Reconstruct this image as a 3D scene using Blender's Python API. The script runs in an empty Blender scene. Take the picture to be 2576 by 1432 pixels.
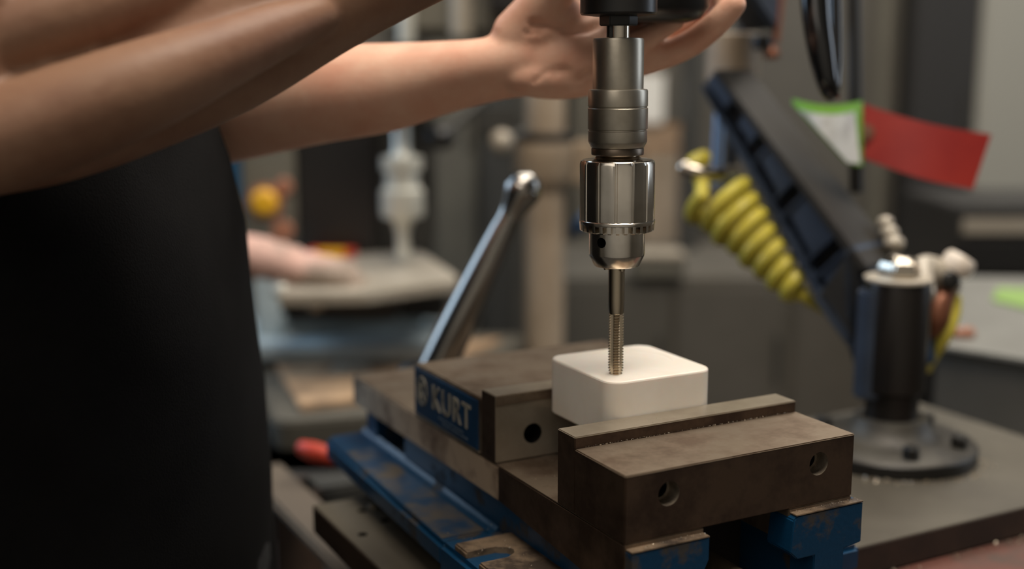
import bpy, bmesh, math, random
import numpy as np
from mathutils import Vector, Matrix
random.seed(7); rng = np.random.default_rng(7)
sc = bpy.context.scene
PI = math.pi
# ---------------------------------------------------------------- camera (all lengths in mm, scaled to metres at link time)
S = 0.001
W, H, F = 2576, 1432, 3085.7
PITCH, YAW = 0.182, 0.488
CAM = np.array([-324.9, -491.1, 205.9])
FW = np.array([math.sin(YAW)*math.cos(PITCH), math.cos(YAW)*math.cos(PITCH), -math.sin(PITCH)])
RT = np.array([math.cos(YAW), -math.sin(YAW), 0.0])
UP = np.cross(RT, FW)
FH = np.array([math.sin(YAW), math.cos(YAW), 0.0])
cam_d = bpy.data.cameras.new('camera'); cam = bpy.data.objects.new('camera', cam_d)
sc.collection.objects.link(cam); sc.camera = cam
cam_d.sensor_width = 36; cam_d.lens = 36*F/W; cam_d.clip_start = 0.02; cam_d.clip_end = 50
m = Matrix.Identity(4)
for i in range(3):
    m[i][0] = RT[i]; m[i][1] = UP[i]; m[i][2] = -FW[i]; m[i][3] = CAM[i]*S
cam.matrix_world = m
cam_d.dof.use_dof = True; cam_d.dof.focus_distance = 0.672; cam_d.dof.aperture_fstop = 2.75
# ---------------------------------------------------------------- world, lights, exposure
sc.view_settings.view_transform = 'Standard'; sc.view_settings.look = 'None'
sc.view_settings.exposure = 0.0; sc.view_settings.gamma = 1.0; sc.view_settings.use_curve_mapping = False
wd = bpy.data.worlds.new('workshop_air'); sc.world = wd; wd.use_nodes = True
bg = wd.node_tree.nodes['Background']; bg.inputs[0].default_value = (0.75, 0.82, 0.95, 1); bg.inputs[1].default_value = 0.07

def room(X, D, z):          # room frame: X to the right, D away from the camera, z up
    p = CAM + RT*X + FH*D; return np.array([p[0], p[1], z])
def area(name, loc, target, sx, sy, power, col):
    l = bpy.data.lights.new(name, 'AREA'); l.shape = 'RECTANGLE'; l.size = sx; l.size_y = sy; l.energy = power; l.color = col
    o = bpy.data.objects.new(name, l); sc.collection.objects.link(o)
    o.location = Vector(loc)*S
    o.rotation_euler = (Vector(target)-Vector(loc)).to_track_quat('-Z', 'Y').to_euler()
    return o
area('ceiling_lamp_front', room(240, 430, 1850), room(80, 760, 0), 1.2, 0.7, 44, (1, .91, .80))
area('front_left_fill', room(-520, -650, 1150), room(0, 760, 100), 1.0, 0.9, 4, (1, .92, .82))  # added soft fill at front left, gives the chuck a reflection
area('ceiling_lamp_middle', room(250, 1500, 1800), room(250, 1400, 0), 1.5, .5, 20, (1, .93, .84))
area('ceiling_lamp_rear', room(1000, 2400, 1800), room(500, 2600, 0), 1.5, .6, 26, (1, .95, .87))
area('window_light_right', room(2100, 1300, 800), (0, 200, 100), .8, 1.2, 9, (.75, .86, 1))
area('window_light_left', room(-1500, 1500, 900), (0, 200, 0), 1.0, 1.2, 16, (.55, .75, 1))

# ---------------------------------------------------------------- helpers
def ray(px, py): return FW + RT*(px-W/2)/F - UP*(py-H/2)/F
def at(px, py, d): return CAM + ray(px, py)*d                       # point at depth d
def onz(px, py, z): r = ray(px, py); return CAM + r*((z-CAM[2])/r[2])
def atD(px, py, D): r = ray(px, py); return CAM + r*(D/(r@FH))      # point on the vertical plane at distance D

def lin(c): return tuple(((v/255)/12.92 if v/255 <= .04045 else (((v/255)+.055)/1.055)**2.4) for v in c)+(1,)
def mat(name, col, rough=.5, metal=0, col2=None, scale=40, thr=(.4, .6), bump=0, bscale=200, spec=.5, detail=4, sss=0, rough2=None, coat=0, stretch=None):
    mt = bpy.data.materials.new(name); mt.use_nodes = True
    nt = mt.node_tree; b = nt.nodes['Principled BSDF']
    b.inputs['Base Color'].default_value = lin(col); b.inputs['Roughness'].default_value = rough; b.inputs['Metallic'].default_value = metal
    b.inputs['Specular IOR Level'].default_value = spec; b.inputs['Coat Weight'].default_value = coat
    tc = nt.nodes.new('ShaderNodeTexCoord'); vec = tc.outputs['Object']
    if stretch:
        mp = nt.nodes.new('ShaderNodeMapping'); mp.inputs['Scale'].default_value = stretch; nt.links.new(vec, mp.inputs[0]); vec = mp.outputs[0]
    if col2:
        n = nt.nodes.new('ShaderNodeTexNoise'); n.inputs['Scale'].default_value = scale; n.inputs['Detail'].default_value = detail; n.inputs['Roughness'].default_value = .65
        nt.links.new(vec, n.inputs['Vector'])
        r = nt.nodes.new('ShaderNodeValToRGB'); r.color_ramp.elements[0].position = thr[0]; r.color_ramp.elements[1].position = thr[1]
        r.color_ramp.elements[0].color = lin(col); r.color_ramp.elements[1].color = lin(col2)
        nt.links.new(n.outputs['Fac'], r.inputs[0]); nt.links.new(r.outputs[0], b.inputs['Base Color'])
        if rough2 is not None:
            mr = nt.nodes.new('ShaderNodeMapRange'); mr.inputs[1].default_value = thr[0]; mr.inputs[2].default_value = thr[1]
            mr.inputs[3].default_value = rough; mr.inputs[4].default_value = rough2
            nt.links.new(n.outputs['Fac'], mr.inputs[0]); nt.links.new(mr.outputs[0], b.inputs['Roughness'])
    if bump:
        n2 = nt.nodes.new('ShaderNodeTexNoise'); n2.inputs['Scale'].default_value = bscale; n2.inputs['Detail'].default_value = 3
        nt.links.new(vec, n2.inputs['Vector'])
        bp = nt.nodes.new('ShaderNodeBump'); bp.inputs['Strength'].default_value = bump; bp.inputs['Distance'].default_value = .001
        nt.links.new(n2.outputs['Fac'], bp.inputs['Height']); nt.links.new(bp.outputs[0], b.inputs['Normal'])
    if sss:
        b.inputs['Subsurface Weight'].default_value = sss; b.inputs['Subsurface Radius'].default_value = (1, .4, .25); b.inputs['Subsurface Scale'].default_value = .004
    return mt

M = {}
M['vise_steel'] = mat('vise_steel', (140, 124, 106), .4, .75, (104, 86, 70), 35, (.42, .66), .05, 400, rough2=.5)
M['vise_face'] = mat('vise_face', (92, 74, 60), .42, .7, (62, 47, 37), 30, (.40, .62), .08, 300, rough2=.55)
M['plate_steel'] = mat('ground_jaw_steel', (158, 147, 130), .32, .55, (134, 122, 105), 25, (.4, .7), .03, 500)
M['bed_side'] = mat('bed_side_steel', (186, 164, 140), .5, .2, (104, 82, 66), 16, (.45, .62), .1, 250)
M['blue'] = mat('chipped_blue_paint', (9, 54, 84), .34, 0, (56, 52, 49), 30, (.54, .62), .15, 350, rough2=.7, detail=7)
M['blue_clean'] = mat('blue_paint', (16, 56, 90), .34, 0, (26, 48, 72), 20, (.4, .7), .05, 200)
M['dirty'] = mat('grimy_machined_iron', (128, 108, 86), .6, .3, (62, 50, 40), 45, (.4, .6), .3, 300)
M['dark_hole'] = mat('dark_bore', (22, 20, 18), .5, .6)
M['bore'] = mat('bore_wall', (150, 138, 122), .45, .7, (110, 98, 84), 80, (.4, .6), .2, 600)
M['white'] = mat('white_acetal', (232, 224, 212), .45, 0, (224, 214, 200), 12, (.4, .6), .02, 300, sss=.25)
M['chrome'] = mat('polished_steel', (200, 190, 175), .16, 1, bump=.015, bscale=300)
M['chuck'] = mat('chuck_steel', (222, 214, 202), .2, 1, (204, 196, 184), 30, (.4, .6), .02, 500)
M['satin'] = mat('satin_nickel_steel', (176, 168, 154), .36, .95, (164, 156, 142), 40, (.4, .6), .02, 600)
M['hss'] = mat('tool_steel', (186, 172, 150), .25, 1)
M['black_metal'] = mat('black_oxide', (34, 33, 31), .38, .3)
M['black_plastic'] = mat('black_plastic', (30, 29, 28), .34, 0, bump=.03, bscale=500)
M['black_rubber'] = mat('glossy_black_hose', (14, 14, 14), .16, 0, coat=.4)
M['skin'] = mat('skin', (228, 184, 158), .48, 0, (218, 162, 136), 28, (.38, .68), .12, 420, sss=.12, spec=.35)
M['skin_shaded'] = mat('shaded_near_arm_skin', (142, 108, 86), .5, 0, (126, 90, 70), 22, (.38, .68), .15, 380, sss=.08, spec=.3)
M['shirt'] = mat('black_work_shirt', (13, 12, 12), .95, 0, bump=.3, bscale=900, spec=.15)
M['apron'] = mat('black_apron_cloth', (17, 16, 16), .95, 0, (13, 12, 12), 20, (.4, .6), .3, 700, spec=.12)
M['trousers'] = mat('dark_trousers', (22, 22, 24), .9, bump=.2, bscale=600)
M['shoe'] = mat('black_leather', (20, 18, 17), .5)
M['hair'] = mat('brown_hair', (52, 38, 28), .6, bump=.6, bscale=300)
M['eye'] = mat('eye_white', (225, 220, 212), .2); M['iris'] = mat('iris', (60, 42, 28), .2); M['nail'] = mat('nail', (226, 186, 164), .3)
M['arm_blue'] = mat('dark_blue_casting', (54, 64, 80), .45, .1, (46, 54, 67), 14, (.4, .6), .06, 150)
M['arm_top'] = mat('worn_grey_casting', (46, 42, 36), .5, .1, (38, 34, 29), 14, (.4, .6), .06, 150)
M['arm_dark'] = mat('pocket_shade_colour', (18, 18, 19), .6)  # near-black colour puts the shade of the beam pockets into the casting
M['column'] = mat('black_machined_column', (34, 30, 27), .3, .4)
M['flange'] = mat('grey_cast_flange', (74, 70, 62), .5, .3, (56, 52, 46), 30, (.4, .6), .1, 200)
M['table'] = mat('table_plate_steel', (97, 91, 79), .42, .25, (77, 71, 61), 9, (.35, .7), .06, 250)
M['table_edge'] = M['table']
M['bench_red'] = mat('red_brown_bench_top', (94, 54, 42), .7, 0, (64, 52, 42), 14, (.45, .65), .15, 200)
M['yellow'] = mat('yellow_air_hose', (206, 190, 72), .4, 0, (190, 176, 66), 20)
M['lime'] = mat('lime_green', (120, 176, 60), .6); M['tag_paper'] = mat('tag_paper', (206, 208, 206), .6, 0, (176, 176, 174), 45, (.5, .62))
M['red_tag'] = mat('red_tag', (152, 38, 27), .5, 0, (136, 26, 22), 12, (.4, .7))
M['brass'] = mat('copper_brass', (122, 76, 54), .4, .5)
M['knob_white'] = mat('ivory_knob', (225, 212, 196), .35)
M['grey1'] = mat('grey_cabinet_paint', (108, 104, 92), .5, 0, (98, 94, 84), 5)
M['grey2'] = mat('mid_grey_paint', (92, 87, 79), .5, 0, (84, 80, 72), 4)
M['grey3'] = mat('dark_grey_paint', (58, 57, 53), .5)
M['grey4'] = mat('charcoal_paint', (44, 42, 40), .5)
M['wall'] = mat('wall_paint', (104, 99, 90), .8, 0, (96, 92, 84), 3)
M['wall_pale'] = mat('pale_wall_paint', (190, 184, 172), .8, 0, (180, 174, 164), 3)
M['floor'] = mat('concrete_floor', (80, 76, 70), .7, 0, (66, 62, 58), 3, (.4, .6), .1, 30)
M['ceiling'] = mat('ceiling_paint', (120, 116, 110), .9)
M['beige'] = mat('beige_paint', (168, 150, 128), .5, 0, (150, 132, 110), 8); M['cream'] = mat('cream_paint', (238, 232, 220), .5)
M['tan'] = mat('tan_board', (150, 116, 82), .7, 0, (132, 100, 70), 6)
M['cork'] = mat('worn_plywood', (172, 142, 110), .7, 0, (128, 106, 84), 16, (.42, .6))
M['bluegrey'] = mat('blue_grey_paint', (190, 204, 206), .5, 0, (168, 180, 184), 8)
M['light_grey'] = mat('light_grey_metal', (178, 168, 152), .4, .2, (160, 150, 134), 10)
M['pale_metal'] = mat('pale_aluminium', (206, 204, 192), .35, .3)
M['estop'] = mat('yellow_button', (226, 170, 30), .4); M['orange'] = mat('orange_plastic', (158, 104, 78), .5); M['red'] = mat('red_plastic', (190, 62, 40), .45)
M['bundle'] = mat('pink_and_grey_mottle', (212, 170, 154), .9, 0, (150, 134, 120), 9, (.45, .6), .3, 60)
M['chips'] = mat('bright_metal_chips', (200, 186, 164), .35, .7)
M['wood_leg'] = mat('brown_wood', (88, 66, 52), .7, 0, (70, 54, 42), 12)

WL = {}                                                             # world origin (mm) of each object
def link(o): sc.collection.objects.link(o); return o
def tag(o, label=None, cat=None, group=None, kind=None):
    if label: o['label'] = label
    if cat: o['category'] = cat
    if group: o['group'] = group
    if kind: o['kind'] = kind
    return o
def thing(name, label, cat, loc, group=None):
    o = link(bpy.data.objects.new(name, None)); o.empty_display_size = .02
    o.location = Vector([float(v) for v in loc])*S; WL[o] = np.array(loc, float); return tag(o, label, cat, group)
class MB:
    def __init__(s): s.v = []; s.f = []; s.n = 0
    def add(s, V, Fc):
        V = np.asarray(V, float); s.v.append(V); s.f += [tuple(int(i)+s.n for i in f) for f in Fc]; s.n += len(V); return s
    def box(s, lo, hi):
        x0, y0, z0 = lo; x1, y1, z1 = hi
        return s.add([(x0,y0,z0),(x1,y0,z0),(x1,y1,z0),(x0,y1,z0),(x0,y0,z1),(x1,y0,z1),(x1,y1,z1),(x0,y1,z1)],
                     [(3,2,1,0),(4,5,6,7),(0,1,5,4),(1,2,6,5),(2,3,7,6),(3,0,4,7)])
    def hexa(s, b, t):                                              # bottom quad (ccw seen from above), top quad
        return s.add(list(b)+list(t), [(3,2,1,0),(4,5,6,7),(0,1,5,4),(1,2,6,5),(2,3,7,6),(3,0,4,7)])
    def prism(s, poly, off):                                        # polygon extruded by off
        P = np.array(poly, float); n = len(P)
        return s.add(np.vstack([P, P+np.array(off)]), [tuple(range(n))[::-1], tuple(range(n, 2*n))]+[(i, (i+1) % n, n+(i+1) % n, n+i) for i in range(n)])
    def rings(s, R, closed=True, cap=True):                         # list of equal-length rings
        R = np.array(R, float); k, n = R.shape[:2]; fs = []
        for i in range(k-1):
            for j in range(n if closed else n-1):
                a = i*n+j; b = i*n+(j+1) % n; fs.append((a, b, b+n, a+n))
        if cap: fs += [tuple(range(n))[::-1], tuple(range((k-1)*n, k*n))]
        return s.add(R.reshape(-1, 3), fs)
    def lathe(s, prof, o=(0,0,0), ax=(0,0,1), n=48, fr=None, cap=True):    # prof: (r, h); fr(theta, r, h) -> r
        ax = np.array(ax, float)/np.linalg.norm(ax); t = np.array([1,0,0]) if abs(ax[0]) < .9 else np.array([0,1,0])
        e1 = np.cross(ax, t); e1 /= np.linalg.norm(e1); e2 = np.cross(ax, e1); o = np.array(o, float)
        th = np.linspace(0, 2*PI, n, endpoint=False); R = []
        for r, h in prof:
            rr = np.array([fr(a, r, h) for a in th]) if fr else np.full(n, max(r, 1e-4))
            R.append(o+ax*h+np.outer(rr*np.cos(th), e1)+np.outer(rr*np.sin(th), e2))
        return s.rings(R, cap=cap)
    def cyl(s, a, b, r, n=24, r2=None):
        a = np.array(a, float); b = np.array(b, float); L = np.linalg.norm(b-a)
        return s.lathe([(r, 0), (r if r2 is None else r2, L)], a, b-a, n)
    def tube(s, pts, rad, n=16, flat=1, upv=None, sub=0, round_ends=True):
        P = np.array(pts, float); k = len(P)
        rad = np.array(rad if np.ndim(rad) else [rad]*k, float)
        if rad.ndim == 1: rad = np.stack([rad, rad*flat], 1)
        if sub:
            t = np.arange(k); tt = np.linspace(0, k-1, (k-1)*sub+1); Q = np.zeros((len(tt), P.shape[1]+2)); A = np.hstack([P, rad])
            for q, x in enumerate(tt):                              # Catmull-Rom
                i = min(int(x), k-2); u = x-i; p0 = A[max(i-1, 0)]; p1 = A[i]; p2 = A[i+1]; p3 = A[min(i+2, k-1)]
                Q[q] = .5*((2*p1)+(-p0+p2)*u+(2*p0-5*p1+4*p2-p3)*u*u+(-p0+3*p1-3*p2+p3)*u**3)
            P = Q[:, :3]; rad = Q[:, 3:]; k = len(P)
        T = np.gradient(P, axis=0); T /= np.linalg.norm(T, axis=1)[:, None]
        if upv is None:
            upv = np.array([0, 0, 1.]) if abs(T[0][2]) < .9 else np.array([1., 0, 0])
        e = np.array(upv, float); R = []; th = np.linspace(0, 2*PI, n, endpoint=False)
        def ring(c, e1, e2, ra, rb): return c+np.outer(ra*np.cos(th), e1)+np.outer(rb*np.sin(th), e2)
        for i in range(k):
            e = e-T[i]*(e@T[i]); e /= np.linalg.norm(e); e2 = np.cross(T[i], e)
            if i == 0 and round_ends:
                for a in (1.35, .8, .4): R.append(ring(P[0]-T[0]*rad[0].mean()*math.sin(a)*.9, e, e2, *(rad[0]*math.cos(a))))
            R.append(ring(P[i], e, e2, *rad[i]))
            if i == k-1 and round_ends:
                for a in (.4, .8, 1.35): R.append(ring(P[i]+T[i]*rad[i].mean()*math.sin(a)*.9, e, e2, *(rad[i]*math.cos(a))))
        return s.rings(R)
    def ell(s, c, ax, n=20, kk=12):                                 # ellipsoid, ax = 3 vectors
        R = []
        for i in range(kk+1):
            a = -PI/2+PI*(i+.02)/(kk+.04); th = np.linspace(0, 2*PI, n, endpoint=False)
            R.append(np.array(c)+np.outer(math.cos(a)*np.cos(th), ax[0])+np.outer(math.cos(a)*np.sin(th), ax[1])+math.sin(a)*np.array(ax[2]))
        return s.rings(R)
    def arr(s): return np.vstack(s.v)
    def mesh(s, name, org, bevel=0, smooth=35, seg=2):
        if bevel and smooth: smooth = min(smooth, 25)
        me = bpy.data.meshes.new(name); V = (s.arr()-org)*S
        me.from_pydata(V.tolist(), [], s.f); bm = bmesh.new(); bm.from_mesh(me)
        bmesh.ops.recalc_face_normals(bm, faces=bm.faces)
        if bevel:
            ed = [e for e in bm.edges if len(e.link_faces) == 2 and e.calc_face_angle() > .5]
            bmesh.ops.bevel(bm, geom=ed, offset=bevel*S, segments=seg, affect='EDGES', clamp_overlap=True)
        bm.to_mesh(me); bm.free()
        if smooth:
            me.polygons.foreach_set('use_smooth', [True]*len(me.polygons))
            me.set_sharp_from_angle(angle=math.radians(smooth))
        return me
    def part(s, name, material, parent=None, bevel=0, smooth=35, org=None, seg=2):
        if parent is not None: o0 = WL[parent]
        else:
            A = s.arr(); lo = A.min(0); hi = A.max(0); o0 = np.array([(lo[0]+hi[0])/2, (lo[1]+hi[1])/2, lo[2]]) if org is None else np.array(org, float)
        o = bpy.data.objects.new(name, s.mesh(name, o0, bevel, smooth, seg)); link(o); WL[o] = o0
        if parent is not None: o.parent = parent
        else: o.location = Vector(o0)*S
        o.data.materials.append(material); return o
def applied(o):                                                     # bake the modifiers of o into its mesh
    dg = bpy.context.evaluated_depsgraph_get(); dg.update(); me = bpy.data.meshes.new_from_object(o.evaluated_get(dg))
    o.modifiers.clear(); old = o.data; o.data = me; bpy.data.meshes.remove(old); return o
def cut(o, mb, inner=None):                                         # boolean cut; the cut faces take the cutter's material
    c = bpy.data.objects.new('cutter', mb.mesh('cutter', WL[o])); link(c); c.matrix_world = Matrix.Translation(Vector(WL[o])*S)
    if inner: c.data.materials.append(inner); o.data.materials.append(inner)
    md = o.modifiers.new('cut', 'BOOLEAN'); md.operation = 'DIFFERENCE'; md.object = c; md.solver = 'EXACT'; md.material_mode = 'TRANSFER'
    applied(o); bpy.data.objects.remove(c)
    o.data.polygons.foreach_set('use_smooth', [True]*len(o.data.polygons)); o.data.set_sharp_from_angle(angle=math.radians(22)); return o
def structure(o): o['kind'] = 'structure'; return o
def rbox(px0, px1, py0, py1, D, thick):                             # upright box in the room frame whose front face covers the given view range at distance D
    X0 = (px0-W/2)/F*D/math.cos(PITCH)*1.0; X1 = (px1-W/2)/F*D/math.cos(PITCH)
    xm = (px0+px1)/2
    d0 = D; X0 = (atD(px0, (py0+py1)/2, D)-CAM)@RT; X1 = (atD(px1, (py0+py1)/2, D)-CAM)@RT
    zt = atD(xm, py0, D)[2]; zb = atD(xm, py1, D)[2]
    return X0, X1, zb, zt, D, thick
def rb(mb, X0, X1, zb, zt, D, thick):
    c = [room(X0, D, zb), room(X1, D, zb), room(X1, D+thick, zb), room(X0, D+thick, zb)]
    t = [room(X0, D, zt), room(X1, D, zt), room(X1, D+thick, zt), room(X0, D+thick, zt)]
    return mb.hexa(c, t)
def slab(pxs, z, th): return MB().prism([onz(a, b, z) for a, b in pxs], (0, 0, -th))

# ---------------------------------------------------------------- room shell
FLOOR, CEIL = -1000, 1900
structure(rb(MB(), -2600, 2600, FLOOR-30, FLOOR, -1200, 5200).part('floor', M['floor'], smooth=0))
structure(rb(MB(), -2600, 2600, CEIL, CEIL+30, -1200, 5200).part('ceiling', M['ceiling'], smooth=0))
structure(rb(MB(), -2600, 2600, FLOOR, CEIL, 3400, 60).part('wall_back', M['wall'], smooth=0))
structure(rb(MB(), -2600, 2600, FLOOR, CEIL, -1260, 60).part('wall_front', M['wall_pale'], smooth=0))  # unseen wall behind the camera, made pale to brighten the metal
structure(rb(MB(), 2540, 2600, FLOOR, CEIL, -1200, 4600).part('wall_right', M['wall'], smooth=0))
structure(rb(MB(), -2600, -2540, FLOOR, CEIL, -1200, 4600).part('wall_left', M['wall'], smooth=0))

# ---------------------------------------------------------------- machine vise
L = 152.4
vise = thing('machine_vise', 'heavy blue and bare steel machine vise clamping the white block, on the steel table plate', 'vise', (76, 150, -110))
# fixed front jaw with its raised jaw plate
fj = MB().box((0, 0, -36), (L, 49.5, 0)).part('fixed_jaw', M['vise_face'], vise, bevel=.7)
for cx in (26.8, 126.8):
    cut(fj, MB().cyl((cx, -3, -13.2), (cx, 9, -13.2), 6.6, 40), M['bore'])
    c = MB()
    c.lathe([(4.9+.35*(k % 2), 8+.6*k) for k in range(34)], (cx, 0, -13.2), (0, 1, 0), 28)
    cut(fj, c, M['dark_hole'])
top = MB().box((-.08, -.08, -1.2), (L+.08, 49.4, .3)).part('machined_top', M['vise_steel'], fj, bevel=.6)
jp = MB().box((.2, 49.6, -36), (L, 68, 6.6)).part('jaw_plate', M['vise_face'], vise, bevel=.5)
MB().box((.1, 49.5, 5.6), (L+.08, 68.05, 6.85)).part('ground_top', M['plate_steel'], jp, bevel=.5)
tag(jp, 'raised hardened plate of the front jaw')
# moving jaw
mj = MB().box((0, 160.6, -35.4), (L, 262.9, .4)).part('moving_jaw', M['vise_steel'], vise, bevel=.8)
jp2 = MB().box((0, 142, -35.4), (L, 160.4, 6.6)).part('jaw_plate', M['plate_steel'], vise, bevel=.5)
for cx in (25.5, 127):
    cut(jp2, MB().cyl((cx, 138, -20), (cx, 156, -20), 6.3, 40), M['dark_hole'])
MB().box((-.15, 142.6, -35), (.1, 160.2, 6)).part('jaw_plate_end', M['vise_face'], jp2)
MB().box((.4, 141.6, .6), (L-.4, 142.1, 6.2)).part('worn_band', M['vise_steel'], jp2)
npl = MB().box((-1.3, 164.5, -33.8), (.1, 261.5, -1.6)).part('nameplate', M['blue_clean'], mj, bevel=.5)
tag(npl, 'blue name plate with pale raised lettering')
M['letter'] = mat('worn_pale_letters', (178, 170, 152), .45, .3, (120, 114, 104), 90, (.45, .65))
def lettering(txt, name, parent, y_left, y_right, z0, z1, x, off=.006):
    cu = bpy.data.curves.new('t', 'FONT'); cu.body = txt; cu.size = 1; cu.extrude = .02; cu.offset = off; cu.space_character = 1.14
    to = link(bpy.data.objects.new('t', cu)); dg = bpy.context.evaluated_depsgraph_get(); dg.update()
    me = bpy.data.meshes.new_from_object(to.evaluated_get(dg)); bpy.data.objects.remove(to)
    A = np.array([v.co[:] for v in me.vertices]); lo = A.min(0); hi = A.max(0)
    u = (A[:, 0]-lo[0])/(hi[0]-lo[0]); w = (A[:, 1]-lo[1])/(hi[1]-lo[1]); d = (A[:, 2]-lo[2])/(hi[2]-lo[2])
    V = np.stack([x-.7*d+.1, y_left+(y_right-y_left)*u, z0+(z1-z0)*w], 1)
    mb = MB().add(V, [tuple(p.vertices) for p in me.polygons]); return mb.part(name, M['letter'], parent, smooth=0)
lettering('KURT', 'lettering', mj, 231, 173.5, -23.5, -7.2, -1.3)
em = MB(); th = np.linspace(0, 2*PI, 40, endpoint=False)
def ring_yz(cy, cz, ry, rz, x): return [(x, cy+ry*math.cos(a), cz+rz*math.sin(a)) for a in th]
em.rings([ring_yz(248.3, -15.6, 8.2, 10.2, -1.2), ring_yz(248.3, -15.6, 8.2, 10.2, -1.9), ring_yz(248.3, -15.6, 6.9, 8.9, -1.9), ring_yz(248.3, -15.6, 6.9, 8.9, -1.2)], cap=False)
em.part('emblem_ring', M['letter'], mj, smooth=0)
lettering('K', 'emblem_letter', mj, 252.3, 244.2, -21.5, -10, -1.3, .04)
ln = MB()                                                           # the two rows of small print, too worn to read
for z, segs in ((-27.4, ((222, 208), (206, 199), (197, 185))), (-30.2, ((216, 204), (202, 190), (188, 178)))):
    for a, b in segs: ln.box((-1.75, b, z-.55), (-1.2, a, z+.55))
ln.part('small_print', mat('worn_small_print', (84, 96, 108), .5), mj, smooth=0)
MB().box((-.8, 163.2, -35.2), (.1, 262.6, -34)).part('plate_rim', M['plate_steel'], mj, bevel=.2)
# bed rails
bed = MB().box((0, 0.2, -56.5), (50, 385, -36)).box((107, 0.2, -56.5), (L, 385, -36)).box((50, 270, -56.5), (107, 385, -36)).part('bed', M['vise_steel'], vise, bevel=.6)
MB().box((-.35, 138, -57.5), (.2, 384, -37.2)).part('worn_bed_side', M['bed_side'], bed, bevel=.1)
MB().add([(-.4, .6, -68), (-.4, 138, -57.5), (-.4, 138, -36.6), (-.4, .6, -36.6), (3, .6, -68), (3, 138, -57.5), (3, 138, -36.6), (3, .6, -36.6)],
         [(3,2,1,0),(4,5,6,7),(0,1,5,4),(1,2,6,5),(2,3,7,6),(3,0,4,7)]).part('rusty_bed_side', M['vise_face'], bed, bevel=.2)
# cast base
base = MB()
base.box((5, 14, -110), (28, 297, -56)).box((5, 297, -110), (28, 371, -84)).box((5, 349, -86), (28, 371, -56)).box((128, 14, -110), (150, 371, -56))
base.box((24, 350, -110), (128, 371, -60)).box((24, 120, -110), (128, 371, -98))
base_o = base.part('base_casting', M['blue'], vise, bevel=1.5)
fl = MB().prism([(-34, 148, -83), (-27, 376, -82), (-21, 384, -82), (7, 384, -82), (7, 148, -83)], (0, 0, -16)).part('clamp_flange', M['blue'], vise, bevel=3)
MB().prism([(-30, 156, -82.9), (-23, 340, -82.1), (0, 340, -82.1), (0, 156, -82.9)], (0, 0, .25)).part('worn_flange_top', mat('grimy_blue_paint', (36, 58, 82), .36, 0, (84, 77, 68), 34, (.42, .6), .15, 300), fl)
MB().prism([(-1, 148, -82.4), (6, 148, -82.4), (6, 148, -77.5), (4.2, 148, -80), (2, 148, -81.6)], (0, 230, .6)).part('flange_fillet', M['blue'], vise, smooth=60)
lug = MB().box((-36, 60, -104), (7, 148, -80.5)).part('clamp_lug', M['blue'], vise, bevel=3)
boss = MB().box((-33, 58, -81), (6, 132, -76.5)).part('clamp_boss', M['dirty'], vise, bevel=1)
cut(boss, MB().prism([(-40, 99, -70), (-40, 116, -70), (-14, 116, -70), (-8, 112, -70), (-6, 107.5, -70), (-8, 103, -70), (-14, 99, -70)], (0, 0, -20)), M['dirty'])
fl2 = MB().prism([(150, 30, -84), (192, 30, -84), (192, 372, -84), (150, 372, -84)], (0, 0, -17)).part('clamp_flange', M['blue'], vise, bevel=3)
# front end pads
pl_ = MB().add([(1, -5, -39.5), (50, -5, -39.5), (50, 16, -39.5), (1, 16, -39.5), (1, -5, -104), (47, -5, -104), (47, 16, -104), (1, 16, -104), (50, -5, -52), (47, -5, -58), (50, 16, -52), (47, 16, -58)],
               [(0, 1, 2, 3), (7, 6, 5, 4), (0, 4, 5, 9, 8, 1), (3, 2, 10, 11, 6, 7), (0, 3, 7, 4), (1, 8, 10, 2), (8, 9, 11, 10), (9, 5, 6, 11)])
pl_.part('front_pad', M['blue'], vise, bevel=.6)
MB().box((1.2, -5.3, -39.4), (49.8, .5, -38.6)).part('chip_ledge', M['dirty'], vise, bevel=.2)
MB().prism([(106.5, -5, -41), (109, -5, -38.6), (156.5, -5, -38.6), (156.5, -5, -62.5), (144, -5, -64), (144, -5, -108), (122, -5, -108), (122, -5, -64), (110, -5, -64), (104.5, -5, -59)], (0, 20, 0)).part('front_pad', M['blue'], vise, bevel=.7)
MB().box((108, -5.3, -38.7), (156.3, .5, -37.9)).part('chip_ledge', M['dirty'], vise, bevel=.2)
MB().box((50.2, 40, -106), (106.5, 44, -40)).part('gap_shade_sheet', M['dark_hole'], vise)  # added dark sheet, stands for the shade between the front pads
MB().lathe([(0, 0), (7.5, 0), (10.5, 3), (10.5, 36)], (78, 4, -78), (0, 1, 0), 32).part('screw_end', M['vise_steel'], vise)
MB().cyl((78, 371, -64), (78, 412, -64), 15, 28).part('screw', M['chrome'], vise, bevel=1)
# crank handle leaning up behind the moving jaw
h0 = np.array([72, 404, -58.]); h1 = at(1318, 470, 1000)
hd = MB(); pth = [h0, h0+(h1-h0)*.28, h0+(h1-h0)*.55, h0+(h1-h0)*.78, h0+(h1-h0)*.86, h1-(h1-h0)*.03, h1]
crank = MB().tube(pth, [15.5, 15, 13.4, 11.2, 10.2, 15.5, 15], 24, sub=6)
crank.part('crank_handle', mat('polished_handle_steel', (150, 146, 140), .22, 1), vise)
MB().cyl((72, 398, -62), (72, 426, -62), 24, 32).part('crank_hub', M['black_metal'], vise, bevel=2)

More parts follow.
